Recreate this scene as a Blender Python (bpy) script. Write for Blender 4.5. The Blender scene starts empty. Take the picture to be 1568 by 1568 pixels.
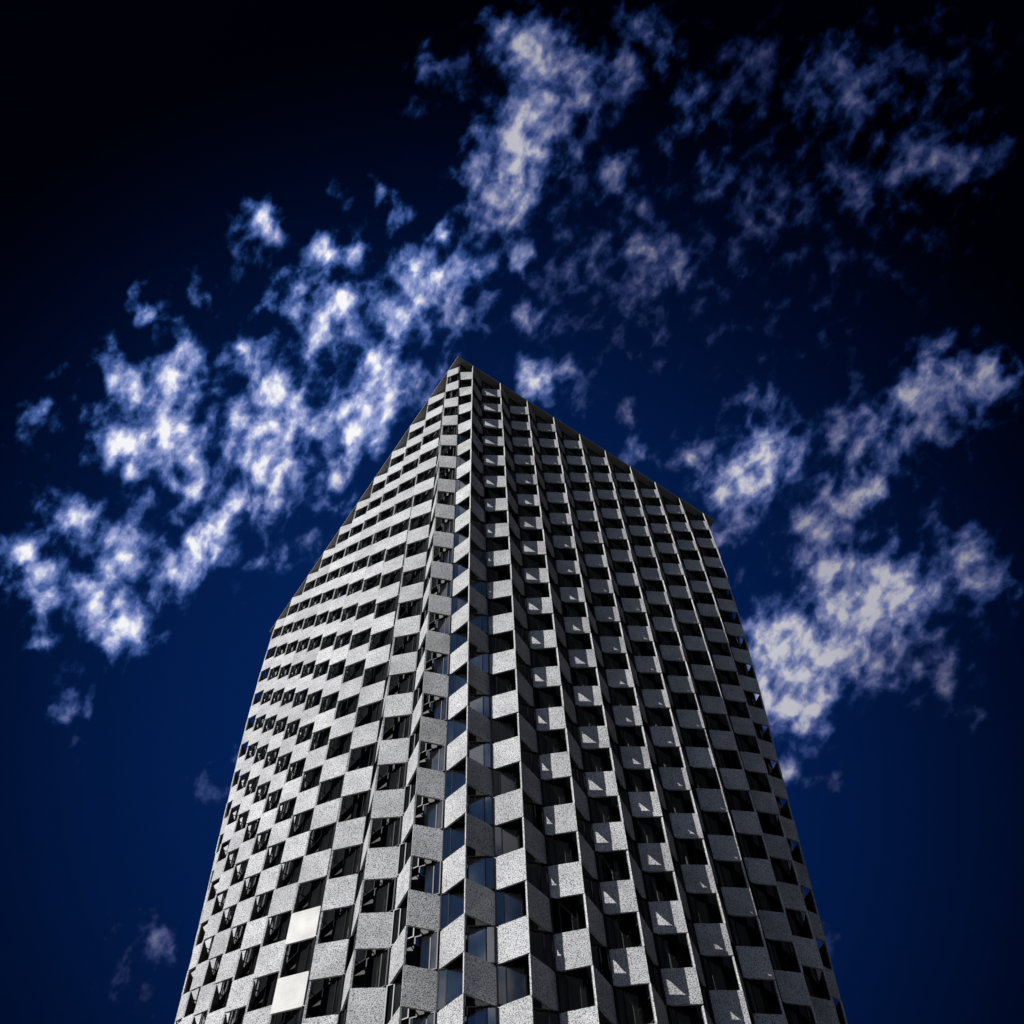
import bpy, math, random
import numpy as np
from mathutils import Vector, Matrix, noise as mnoise
random.seed(7)
H=85.0; A_=13.7516; B_=16.2509; G_=1.3224; SX=1.0167
NA,NB=20,22; N=2*(NA+NB); FH=3.3381; HR=FH/2; D=0.86
OI,OO=-D*.86,D*.14
WP=OI+.18               # plane of the window fronts
ZT=H-2.3899+HR*1.5      # top of the first half-storey row
ROWS=48
S=bpy.context.scene; COL=S.collection

# ---------------------------------------------------------------- plan of the tower
def plan(u,v,t):
    t=min(max(t,0),1)
    q=(1-t)**G_; s2=1-q*q
    big=abs(u)>abs(v)
    m=(v/u) if big else (u/v)
    mm=math.tan((1-t)*(math.pi/4)*m+t*math.atan(m))
    if big: U=math.copysign(1,u);V=U*mm
    else: V=math.copysign(1,v);U=V*mm
    a=U*U+V*V;b=U*U*V*V
    r=math.sqrt(2/(a+math.sqrt(max(a*a-4*s2*b,0)))); k=1+(SX-1)*(1-t)
    return A_*k*U*r,B_*k*V*r
def uvb(c):
    c%=N
    if c<NA: return -1+2*c/NA,-1.0
    c-=NA
    if c<NB: return 1.0,-1+2*c/NB
    c-=NB
    if c<NA: return 1-2*c/NA,1.0
    c-=NA
    return -1.0,1-2*c/NB
cache={}
def base(c,z):
    k=(c%N,round(z,4))
    if k not in cache:
        x,y=plan(*uvb(c),z/H); cache[k]=Vector((x,y,z))
    return cache[k]
def nrm(c,z):
    t=base(c+1,z)-base(c-1,z); return Vector((t.y,-t.x,0)).normalized()
def pt(c,z,off): return base(c,z)+nrm(c,z)*off

# ---------------------------------------------------------------- mesh helpers
class MB:
    def __init__(s): s.v=[];s.f=[];s.m=[]
    def quad(s,*p,m=0):
        i=len(s.v); s.v+= [tuple(q) for q in p]; s.f.append(tuple(range(i,i+len(p)))); s.m.append(m)
    def hexa(s,f,b,m=0):
        i=len(s.v); s.v+=[tuple(q) for q in f]+[tuple(q) for q in b]
        for F in ((0,1,2,3),(7,6,5,4),(0,4,5,1),(1,5,6,2),(2,6,7,3),(3,7,4,0)):
            s.f.append(tuple(i+j for j in F)); s.m.append(m)
    def box(s,x0,x1,y0,y1,z0,z1,m=0):
        s.hexa([(x0,y0,z0),(x1,y0,z0),(x1,y0,z1),(x0,y0,z1)],[(x0,y1,z0),(x1,y1,z0),(x1,y1,z1),(x0,y1,z1)],m)
    def obj(s,name,mats,parent=None):
        me=bpy.data.meshes.new(name); me.from_pydata(s.v,[],s.f)
        for m in mats: me.materials.append(m)
        me.polygons.foreach_set('material_index',s.m); me.update()
        o=bpy.data.objects.new(name,me); COL.objects.link(o); o.parent=parent
        return o
def mat(name,col=(.5,.5,.5),rough=.6,metal=0):
    m=bpy.data.materials.new(name); m.use_nodes=True
    p=m.node_tree.nodes['Principled BSDF']; p.inputs['Base Color'].default_value=(*col,1)
    p.inputs['Roughness'].default_value=rough; p.inputs['Metallic'].default_value=metal
    return m,m.node_tree,p
def ramp(nt,fac,stops):
    r=nt.nodes.new('ShaderNodeValToRGB'); e=r.color_ramp.elements
    while len(e)<len(stops): e.new(.5)
    for x,(p,c) in zip(e,stops): x.position=p; x.color=(*c,1)
    nt.links.new(fac,r.inputs[0]); return r.outputs[0]
def noise(nt,vec,scale,detail=3,rough=.5):
    n=nt.nodes.new('ShaderNodeTexNoise'); n.inputs['Scale'].default_value=scale
    n.inputs['Detail'].default_value=detail; n.inputs['Roughness'].default_value=rough
    nt.links.new(vec,n.inputs['Vector']); return n

def concrete(name,dark,light,thr,tone):
    m,nt,p=mat(name,rough=.75)
    tc=nt.nodes.new('ShaderNodeTexCoord'); g=nt.nodes.new('ShaderNodeNewGeometry')
    n=noise(nt,tc.outputs['Object'],22,2,.65)
    c=ramp(nt,n.outputs[0],[(thr-.08,dark),(thr+.08,light)])
    n2=noise(nt,tc.outputs['Object'],.9,3)
    mr=nt.nodes.new('ShaderNodeMapRange'); mr.inputs[3].default_value=.8; mr.inputs[4].default_value=1.12
    mr.inputs[1].default_value=.3; mr.inputs[2].default_value=.7
    nt.links.new(n2.outputs[0],mr.inputs[0])
    mr2=nt.nodes.new('ShaderNodeMapRange'); mr2.inputs[3].default_value=tone; mr2.inputs[4].default_value=1.05
    nt.links.new(g.outputs['Random Per Island'],mr2.inputs[0])
    mu=nt.nodes.new('ShaderNodeMath'); mu.operation='MULTIPLY'
    nt.links.new(mr.outputs[0],mu.inputs[0]); nt.links.new(mr2.outputs[0],mu.inputs[1])
    vm=nt.nodes.new('ShaderNodeVectorMath'); vm.operation='SCALE'
    nt.links.new(c,vm.inputs[0]); nt.links.new(mu.outputs[0],vm.inputs['Scale'])
    nt.links.new(vm.outputs[0],p.inputs['Base Color'])
    b=nt.nodes.new('ShaderNodeBump'); b.inputs['Strength'].default_value=.8; b.inputs['Distance'].default_value=.03
    nt.links.new(n.outputs[0],b.inputs['Height']); nt.links.new(b.outputs[0],p.inputs['Normal'])
    return m
M_conc=concrete('terrazzo_concrete',(.10,.10,.108),(.69,.695,.71),.455,.78)
M_glare=concrete('glare_concrete',(.6,.59,.57),(.78,.765,.74),.3,.95)  # paler copy of the concrete, glare painted into its colour
M_body,nt,p=mat('panel_backing',(.02,.017,.014),.6)
M_frame,_,_=mat('window_frame',(.015,.015,.017),.4,.6)
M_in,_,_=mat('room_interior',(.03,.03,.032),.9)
M_roof,_,_=mat('roof_metal',(.25,.25,.26),.5)
M_cur,nt,p=mat('curtain',(.84,.84,.86),.9)
M_glass=bpy.data.materials.new('window_glass'); M_glass.use_nodes=True; nt=M_glass.node_tree; nt.nodes.clear()
o=nt.nodes.new('ShaderNodeOutputMaterial'); mx=nt.nodes.new('ShaderNodeMixShader'); tr=nt.nodes.new('ShaderNodeBsdfTransparent')
gl=nt.nodes.new('ShaderNodeBsdfGlossy'); gl.inputs['Roughness'].default_value=.02; fr=nt.nodes.new('ShaderNodeFresnel'); fr.inputs[0].default_value=2.6
tr.inputs[0].default_value=(.95,.97,.98,1)
nt.links.new(fr.outputs[0],mx.inputs[0]);nt.links.new(tr.outputs[0],mx.inputs[1]);nt.links.new(gl.outputs[0],mx.inputs[2]);nt.links.new(mx.outputs[0],o.inputs[0])

# ---------------------------------------------------------------- the tower
tower=bpy.data.objects.new('skyscraper',None); COL.objects.link(tower)
slab,body,frame,glass,curt,room=MB(),MB(),MB(),MB(),MB(),MB()
GLARE={(N-7,30),(N-7,32)}
for c in range(N):
    for j in range(ROWS):
        z1=ZT-j*HR; z0=z1-HR
        ev=(c%2==0)
        is_panel=(ev and j%2==1) or ((not ev) and j%2==0)
        jt=random.uniform(-.02,.02)
        o0,o1=(OI+.08,OO+jt) if ev else (OO+jt,OI+.08)
        if is_panel:
            e=.012
            f=[pt(c,z0+e,o0),pt(c+1,z0+e,o1),pt(c+1,z1-e,o1),pt(c,z1-e,o0)]
            w=(f[1]-f[0]).normalized(); f=[f[0]+w*e,f[1]-w*e*.3,f[2]-w*e*.3,f[3]+w*e]
            n=(f[1]-f[0]).cross(f[3]-f[0]).normalized(); T=.08
            slab.hexa(f,[q-n*T for q in f],1 if (c,j) in GLARE else 0)
            g_=[f[0]+w*.04,f[1]-w*.04,f[2]-w*.04,f[3]+w*.04]
            zc=Vector((0,0,.03)); g_=[g_[0]+zc,g_[1]+zc,g_[2]-zc,g_[3]-zc]
            body.hexa([q-n*(T+.002) for q in g_],[q-n*(T+.04) for q in g_])
            body.quad(pt(c,z0,OI-.06),pt(c+1,z0,OI-.06),pt(c+1,z1,OI-.06),pt(c,z1,OI-.06))
            ca,cb=(c+1,-1) if ev else (c,1)
            for zz in (z0+.35,z1-.35):
                t=w*cb
                a0=pt(ca,zz,OI-.05)+t*.16; a1=pt(ca,zz,OO-.14)+t*.10
                s_=t*.03; uz=Vector((0,0,.03))
                body.hexa([a0-uz,a1-uz,a1+uz,a0+uz],[a0-uz+s_,a1-uz+s_,a1+uz+s_,a0+uz+s_])
        else:
            b=WP
            q=[pt(c,z0,b),pt(c+1,z0,b),pt(c+1,z1,b),pt(c,z1,b)]
            w=(q[1]-q[0]); W=w.length; w/=W; up=(q[3]-q[0]); hh=up.length; up/=hh
            n=w.cross(up).normalized(); O=q[0]+w*.015+up*.004; W-=.03; hh-=.008
            P=lambda x,y,d: O+w*x+up*y+n*d
            fw=.05; ms=W*(.32 if ev else .68)
            def bar(x0,x1,y0,y1,d0=-.24,d1=0.0):
                frame.hexa([P(x0,y0,d1),P(x1,y0,d1),P(x1,y1,d1),P(x0,y1,d1)],[P(x0,y0,d0),P(x1,y0,d0),P(x1,y1,d0),P(x0,y1,d0)])
            bar(0,W,0,fw);bar(0,W,hh-fw,hh);bar(0,fw,fw,hh-fw);bar(W-fw,W,fw,hh-fw);bar(ms-.022,ms+.022,fw,hh-fw,-.05,-.003)
            gd=-.03
            for (x0,x1) in ((fw,ms-.022),(ms+.022,W-fw)):
                ta,tb=random.uniform(-.006,.006),random.uniform(-.006,.006)
                glass.quad(P(x0,fw,gd-ta-tb),P(x1,fw,gd+ta-tb),P(x1,hh-fw,gd+ta+tb),P(x0,hh-fw,gd-ta+tb))
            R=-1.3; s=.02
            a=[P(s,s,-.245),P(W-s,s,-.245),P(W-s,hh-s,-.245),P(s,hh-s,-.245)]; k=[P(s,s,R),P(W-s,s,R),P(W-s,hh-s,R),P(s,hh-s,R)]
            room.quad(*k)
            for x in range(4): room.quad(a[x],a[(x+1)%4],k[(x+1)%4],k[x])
            rr=random.random()
            spans=[]
            lo_,hi_=fw+.01,W-fw-.01
            if rr<.6: spans=[(lo_,hi_)]
            elif rr<.72: spans=[(lo_,W*.6)]
            elif rr<.9: spans=[(W*.28,hi_)]
            elif rr<.95: spans=[(lo_,W*.25),(W*.75,hi_)]
            for x0,x1 in spans:
                ns=max(6,int((x1-x0)/.05)); i0=len(curt.v); ph=random.random()*6
                for s_ in range(ns+1):
                    x=x0+(x1-x0)*s_/ns; d=-.10+.032*math.sin(s_*1.9+ph)+.015*math.sin(s_*.7)
                    curt.v+=[tuple(P(x,fw,d)),tuple(P(x,hh-fw,d))]
                for s_ in range(ns):
                    a0=i0+2*s_; curt.f.append((a0,a0+2,a0+3,a0+1)); curt.m.append(0)
slab.obj('facade_panels',[M_conc,M_glare],tower); body.obj('panel_backings',[M_body],tower)
frame.obj('window_frames',[M_frame],tower); glass.obj('window_panes',[M_glass],tower)
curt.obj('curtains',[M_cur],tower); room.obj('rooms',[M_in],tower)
rf=MB(); zc0=ZT+.008; zc1=ZT+.12; e=OO-.04
rf.box(-A_-e,A_+e,-B_-e,B_+e,zc0,zc1)
rf.box(-5,5,-6,6,zc1+.004,zc1+1.0)
rf.obj('roof',[M_roof],tower)
lb=MB(); zb=ZT-ROWS*HR
for c in range(N):
    o=OI-.6
    lb.quad(pt(c,0,o),pt(c+1,0,o),pt(c+1,zb,o),pt(c,zb,o),m=1)
    w=(base(c+1,0)-base(c,0)).normalized()*.05
    lb.hexa([pt(c,0,o+.1)-w,pt(c,0,o+.1)+w,pt(c,zb,o+.1)+w,pt(c,zb,o+.1)-w],[pt(c,0,o+.004)-w,pt(c,0,o+.004)+w,pt(c,zb,o+.004)+w,pt(c,zb,o+.004)-w],m=0)
    lb.hexa([pt(c,zb-.5,OO),pt(c+1,zb-.5,OO),pt(c+1,zb-.01,OO),pt(c,zb-.01,OO)],[pt(c,zb-.5,o+.11),pt(c+1,zb-.5,o+.11),pt(c+1,zb-.01,o+.11),pt(c,zb-.01,o+.11)],m=2)
M_lg,_,_=mat('lobby_glass',(.02,.03,.04),.05)
lb.obj('lobby',[M_frame,M_lg,M_conc],tower)

# ---------------------------------------------------------------- ground
M_g,nt,p=mat('paving',(.12,.115,.11),.8)
tc=nt.nodes.new('ShaderNodeTexCoord'); br=nt.nodes.new('ShaderNodeTexBrick'); br.inputs['Scale'].default_value=1
br.inputs['Color1'].default_value=(.035,.035,.037,1);br.inputs['Color2'].default_value=(.045,.045,.046,1);br.inputs['Mortar'].default_value=(.02,.02,.02,1)
br.inputs['Mortar Size'].default_value=.01
nt.links.new(tc.outputs['Object'],br.inputs[0]); nt.links.new(br.outputs[0],p.inputs['Base Color'])
gd=MB(); gd.quad((-6000,-6000,0),(6000,-6000,0),(6000,6000,0),(-6000,6000,0)); gd.obj('ground',[M_g])

# ---------------------------------------------------------------- camera
F=1598.546; PI_=1.1072; YAW=.9306; ROLL=-.0452
fh=Vector((math.cos(YAW),math.sin(YAW),0)); R=Vector((fh.y,-fh.x,0)); Z=Vector((0,0,1))
Fw=fh*math.cos(PI_)+Z*math.sin(PI_); U=-fh*math.sin(PI_)+Z*math.cos(PI_)
c,s=math.cos(ROLL),math.sin(ROLL); CX=R*c+U*s; CY=U*c-R*s
cam=bpy.data.cameras.new('camera'); cam.sensor_width=36; cam.lens=F/1568*36; cam.clip_end=12000; cam.clip_start=.1
co=bpy.data.objects.new('camera',cam); COL.objects.link(co)
co.matrix_world=Matrix(((CX.x,CY.x,-Fw.x,-26.8879),(CX.y,CY.y,-Fw.y,-40.3671),(CX.z,CY.z,-Fw.z,1.6),(0,0,0,1)))
S.camera=co
def skydir(x,y): return (Fw*F+CX*(x-784)+CY*(784-y)).normalized()

# ---------------------------------------------------------------- sun
EL=math.radians(33)
SUN=Vector((-1,-.05,0)).normalized()*math.cos(EL)+Z*math.sin(EL)
sl=bpy.data.lights.new('sun','SUN'); sl.energy=5; sl.angle=math.radians(.5); sl.color=(1,.985,.965)
so=bpy.data.objects.new('sun',sl); COL.objects.link(so); so.rotation_euler=SUN.to_track_quat('Z','Y').to_euler(); so.location=SUN*200

# ---------------------------------------------------------------- altocumulus layer (dome patch 4 km away)
BL="""30 820 32 1 1;70 880 42 1 1;110 780 32 1 1;130 890 32 1 1;185 830 40 1 1;185 940 48 1 1;60 610 28 .7 1;190 575 36 1 1;215 455 32 .75 1;160 520 25 .6 1;265 575 36 1 1;290 520 38 .85 1;180 650 38 .85 1;200 690 35 .7 1;265 650 40 1 1;290 715 35 .9 1;375 640 42 1 1;400 690 42 1.05 1;420 570 38 1 1;455 620 38 1 1;380 525 25 .9 1;395 310 32 .9 1;435 430 32 .9 1;520 450 46 1.15 1;490 360 28 .9 1;540 370 28 .8 1;480 505 33 .9 1;565 610 50 1.15 1;540 640 45 1 1;580 540 42 1.1 1;610 470 38 1 1;650 400 46 1.15 1;720 385 33 .9 1;600 310 28 .6 1;682 330 18 1 1;800 375 25 .9 .8;330 790 33 1 1;305 830 30 1 1;275 870 27 .9 1;355 750 24 .9 1;410 740 35 .75 .8;410 840 33 .65 .8;510 725 35 .8 .8;95 1060 38 .6 .6;480 820 30 .5 .6;
50 735 18 .6 .8;205 765 15 .6 .9;50 965 18 .6 .9;90 545 16 .5 .8;30 660 20 .5 .7;120 690 20 .5 .7;430 700 35 .8 .9;300 430 25 .5 .7;520 275 25 .5 .7;580 265 22 .5 .7;420 340 30 .5 .7;370 375 30 .4 .6;680 460 40 .6 .7;710 480 30 .6 .7;750 440 25 .5 .6;620 580 35 .7 .8;660 570 35 .7 .7;
800 50 40 .85 .6;820 130 42 .85 .65;810 190 44 1 .7;800 240 34 .9 .7;790 290 40 .9 .7;740 240 34 .85 .7;750 300 32 .8 .65;735 190 22 .8 .7;760 20 30 .7 .5;870 80 50 .6 .45;900 120 40 .7 .5;870 190 35 .5 .4;830 40 40 .7 .5;660 80 35 .6 .5;640 150 20 .5 .4;700 90 35 .5 .35;960 80 45 .6 .35;1000 30 50 .6 .35;1060 150 40 .6 .45;1290 110 60 .65 .35;1400 220 50 .65 .35;1490 220 45 .6 .3;1310 270 35 .6 .3;1180 290 45 .55 .25;1450 70 60 .5 .22;1150 90 60 .5 .2;930 250 30 .6 .45;1095 250 25 .6 .45;985 370 40 .6 .4;1040 380 30 .6 .4;890 380 35 .5 .4;980 440 40 .5 .3;990 290 30 .5 .3;810 465 32 .75 .6;870 545 22 .7 .6;820 565 40 1.05 .85;880 600 35 .65 .5;960 610 25 .5 .4;960 670 34 .85 .6;1000 540 28 .4 .3;850 430 40 .4 .4;
1165 595 34 .7 .5;1180 680 48 1.05 .75;1150 710 40 1 .75;1120 730 45 .9 .65;1060 690 45 .8 .5;1100 800 50 .8 .45;1290 640 45 .7 .4;1350 650 42 .85 .5;1410 590 55 .8 .5;1440 540 45 .7 .45;1500 570 50 .75 .45;1530 550 40 .7 .45;1440 650 45 .5 .3;1290 750 50 .8 .45;1340 730 35 .8 .5;1240 790 35 .8 .45;1270 850 45 .9 .55;1330 905 60 1.05 .62;1390 880 50 1 .6;1480 830 50 .85 .45;1510 870 45 .75 .4;1190 950 55 1.1 .7;1230 1000 60 1.05 .65;1270 960 55 1 .6;1210 1070 45 1.05 .65;1240 1080 40 .9 .55;1180 1010 50 1 .65;1200 1160 38 .9 .5;1340 1010 50 .7 .4;1450 1020 45 .5 .25;1290 1180 35 .5 .3;1270 1420 38 .55 .3;1420 980 60 .5 .3;1500 1080 40 .4 .2;
320 1190 34 .7 .5;370 1140 22 .7 .6;250 1420 36 .7 .4;190 1500 45 .55 .3;190 1400 36 .55 .3;250 1560 50 .4 .25;110 1120 30 .4 .3;
420 570 260 .28 .8;250 760 200 .28 .8;820 200 170 .28 .35;1300 850 230 .3 .35;1300 250 260 .3 .2;900 450 170 .3 .3;110 900 130 .22 .7;1100 400 260 .24 .22"""
bl=[tuple(map(float,t.split())) for t in BL.replace('\n','').split(';')]
bd=np.array([skydir(b[0],b[1]) for b in bl]); br_=np.array([b[2]/F for b in bl]); bw=np.array([b[3] for b in bl]); bb_=np.array([b[4] for b in bl])
az=math.radians(53); el=math.radians(62)
C0=Vector((math.cos(az)*math.cos(el),math.sin(az)*math.cos(el),math.sin(el))); T1=Vector((math.sin(az),-math.cos(az),0)); T2=T1.cross(C0)
n_=400; g1=np.linspace(-.78,.78,n_)
XX,YY=np.meshgrid(g1,g1); P3=np.array(C0)[None,None]+XX[...,None]*np.array(T1)+YY[...,None]*np.array(T2)
P3/=np.linalg.norm(P3,axis=2,keepdims=True); Pf=P3.reshape(-1,3)
wv=np.array([tuple(mnoise.noise_vector(Vector(p)*16)*.004+mnoise.noise_vector(Vector(p)*45)*.005+mnoise.noise_vector(Vector(p)*110)*.003) for p in Pf])
Pw=Pf+wv
keep=np.ones(len(Pf)); num=np.zeros(len(Pf)); den_=np.full(len(Pf),1e-6)
for d,r,w,b in zip(bd,br_,bw,bb_):
    k=np.exp(-((Pw-d)**2).sum(1)/(r*r)*1.15)*w
    keep*=1-np.clip(k*.93,0,.97); num+=k*b; den_+=k
acc=1-keep; lum=num/den_
Pc=Pf*4000
faces=[]; on=acc.reshape(n_,n_)>.035
for i in range(n_-1):
    for j in range(n_-1):
        if on[i,j] or on[i+1,j] or on[i,j+1] or on[i+1,j+1]:
            a=i*n_+j; faces.append((a,a+1,a+n_+1,a+n_))
used=np.unique(np.array(faces)); mp=-np.ones(len(Pf),int); mp[used]=np.arange(len(used))
me=bpy.data.meshes.new('clouds'); me.from_pydata(Pc[used].tolist(),[],mp[np.array(faces)].tolist())
for nm,arr in (('cover',acc),('lum',lum)):
    at=me.attributes.new(nm,'FLOAT','POINT'); at.data.foreach_set('value',arr[used].astype(np.float32))
M_c=bpy.data.materials.new('cloud_vapour'); M_c.use_nodes=True; nt=M_c.node_tree; nt.nodes.clear()
M_c.cycles.emission_sampling='NONE'
me.materials.append(M_c); oc=bpy.data.objects.new('clouds',me); COL.objects.link(oc)
def tools(nt):
    L=nt.links.new
    def node(t,**k):
        n=nt.nodes.new(t)
        for a,b in k.items(): setattr(n,a,b)
        return n
    def M(op,a,b=None,clamp=False):
        n=node('ShaderNodeMath',operation=op,use_clamp=clamp)
        for i,x in enumerate((a,b)):
            if x is None: continue
            if isinstance(x,(int,float)): n.inputs[i].default_value=x
            else: L(x,n.inputs[i])
        return n.outputs[0]
    def MR(v,a,b,c_,d,typ='SMOOTHSTEP'):
        n=node('ShaderNodeMapRange',interpolation_type=typ)
        for i,x in ((1,a),(2,b),(3,c_),(4,d)): n.inputs[i].default_value=x
        L(v,n.inputs[0]); return n.outputs[0]
    return L,node,M,MR
L,node,M,MR=tools(nt)
tc=node('ShaderNodeTexCoord')
sc=node('ShaderNodeVectorMath',operation='SCALE'); L(tc.outputs['Object'],sc.inputs[0]); sc.inputs['Scale'].default_value=1/4000
sdir=(skydir(900,250)-skydir(560,900)).normalized()
dt=node('ShaderNodeVectorMath',operation='DOT_PRODUCT'); L(sc.outputs[0],dt.inputs[0]); dt.inputs[1].default_value=sdir
ss=node('ShaderNodeVectorMath',operation='SCALE'); ss.inputs[0].default_value=sdir; L(M('MULTIPLY',dt.outputs['Value'],-.3),ss.inputs['Scale'])
va=node('ShaderNodeVectorMath',operation='ADD'); L(sc.outputs[0],va.inputs[0]); L(ss.outputs[0],va.inputs[1])
V=va.outputs[0]
wn=noise(nt,V,30,3,.5)
w1=node('ShaderNodeVectorMath',operation='SUBTRACT'); L(wn.outputs['Color'],w1.inputs[0]); w1.inputs[1].default_value=(.5,.5,.5)
w2=node('ShaderNodeVectorMath',operation='MULTIPLY_ADD'); L(w1.outputs[0],w2.inputs[0]); w2.inputs[1].default_value=(.012,)*3; L(V,w2.inputs[2])
n1=noise(nt,w2.outputs[0],68,7,.5)
n2=noise(nt,V,26,2,.5)
tex=M('ADD',M('MULTIPLY',n1.outputs[0],.85),M('MULTIPLY',n2.outputs[0],.15))
tex=MR(tex,.3,.7,0,1,'LINEAR')
ac=node('ShaderNodeAttribute',attribute_name='cover'); al=node('ShaderNodeAttribute',attribute_name='lum')
den=M('ADD',M('MULTIPLY',ac.outputs['Fac'],1.6),M('MULTIPLY',tex,1.2)); den=M('SUBTRACT',den,1.05); den=M('DIVIDE',den,1.26,True)
den=M('MULTIPLY',den,MR(ac.outputs['Fac'],.04,.25,0,1))
cl=ramp(nt,den,[(0,(.004,.022,.11)),(.25,(.012,.05,.20)),(.5,(.07,.13,.38)),(.75,(.34,.40,.70)),(1,(.97,.97,1))])
def pw(x): return M('POWER',al.outputs['Fac'],x)
cb=node('ShaderNodeCombineXYZ'); L(pw(1.35),cb.inputs[0]); L(pw(1.35),cb.inputs[1]); L(pw(1.15),cb.inputs[2])
cm=node('ShaderNodeVectorMath',operation='MULTIPLY'); L(cl,cm.inputs[0]); L(cb.outputs[0],cm.inputs[1])
em=node('ShaderNodeEmission'); L(cm.outputs[0],em.inputs[0])
tp=node('ShaderNodeBsdfTransparent'); mx=node('ShaderNodeMixShader'); L(MR(den,0,.5,0,1),mx.inputs[0]); L(tp.outputs[0],mx.inputs[1]); L(em.outputs[0],mx.inputs[2])
oo=node('ShaderNodeOutputMaterial'); L(mx.outputs[0],oo.inputs[0])

# ---------------------------------------------------------------- world: deep blue sky
W=bpy.data.worlds.new('World'); S.world=W; W.use_nodes=True; nt=W.node_tree; nt.nodes.clear()
L,node,M,MR=tools(nt)
tc=node('ShaderNodeTexCoord'); DIR=tc.outputs['Generated']
sky=node('ShaderNodeTexSky',sky_type='NISHITA',sun_disc=False); sky.sun_elevation=EL; sky.sun_rotation=math.atan2(SUN.x,SUN.y)
gl_=node('ShaderNodeVectorMath',operation='DISTANCE'); L(DIR,gl_.inputs[0]); gl_.inputs[1].default_value=skydir(740,1080)
fall=MR(gl_.outputs['Value'],.03,.62,1,.02)
tint=node('ShaderNodeVectorMath',operation='MULTIPLY'); L(sky.outputs[0],tint.inputs[0]); tint.inputs[1].default_value=(.014,.14,.5)
s1=node('ShaderNodeVectorMath',operation='SCALE'); L(tint.outputs[0],s1.inputs[0]); L(fall,s1.inputs['Scale'])
# unseen bright patch added behind the camera for the window glass to mirror
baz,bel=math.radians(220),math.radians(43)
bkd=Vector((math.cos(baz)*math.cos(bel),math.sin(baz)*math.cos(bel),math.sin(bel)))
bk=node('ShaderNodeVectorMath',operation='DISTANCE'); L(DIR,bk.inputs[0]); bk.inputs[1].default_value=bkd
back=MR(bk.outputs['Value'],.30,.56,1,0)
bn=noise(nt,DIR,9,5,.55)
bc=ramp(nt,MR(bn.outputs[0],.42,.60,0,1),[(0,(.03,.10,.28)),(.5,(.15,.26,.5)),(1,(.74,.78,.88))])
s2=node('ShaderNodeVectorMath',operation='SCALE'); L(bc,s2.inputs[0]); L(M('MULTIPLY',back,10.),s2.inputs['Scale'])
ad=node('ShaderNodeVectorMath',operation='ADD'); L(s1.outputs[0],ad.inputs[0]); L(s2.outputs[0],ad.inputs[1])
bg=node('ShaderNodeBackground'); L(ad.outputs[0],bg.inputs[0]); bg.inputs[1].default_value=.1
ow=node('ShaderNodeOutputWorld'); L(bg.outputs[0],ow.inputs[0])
W.cycles.sampling_method='MANUAL'; W.cycles.sample_map_resolution=512
S.view_settings.view_transform='Standard'; S.view_settings.look='None'; S.view_settings.exposure=0
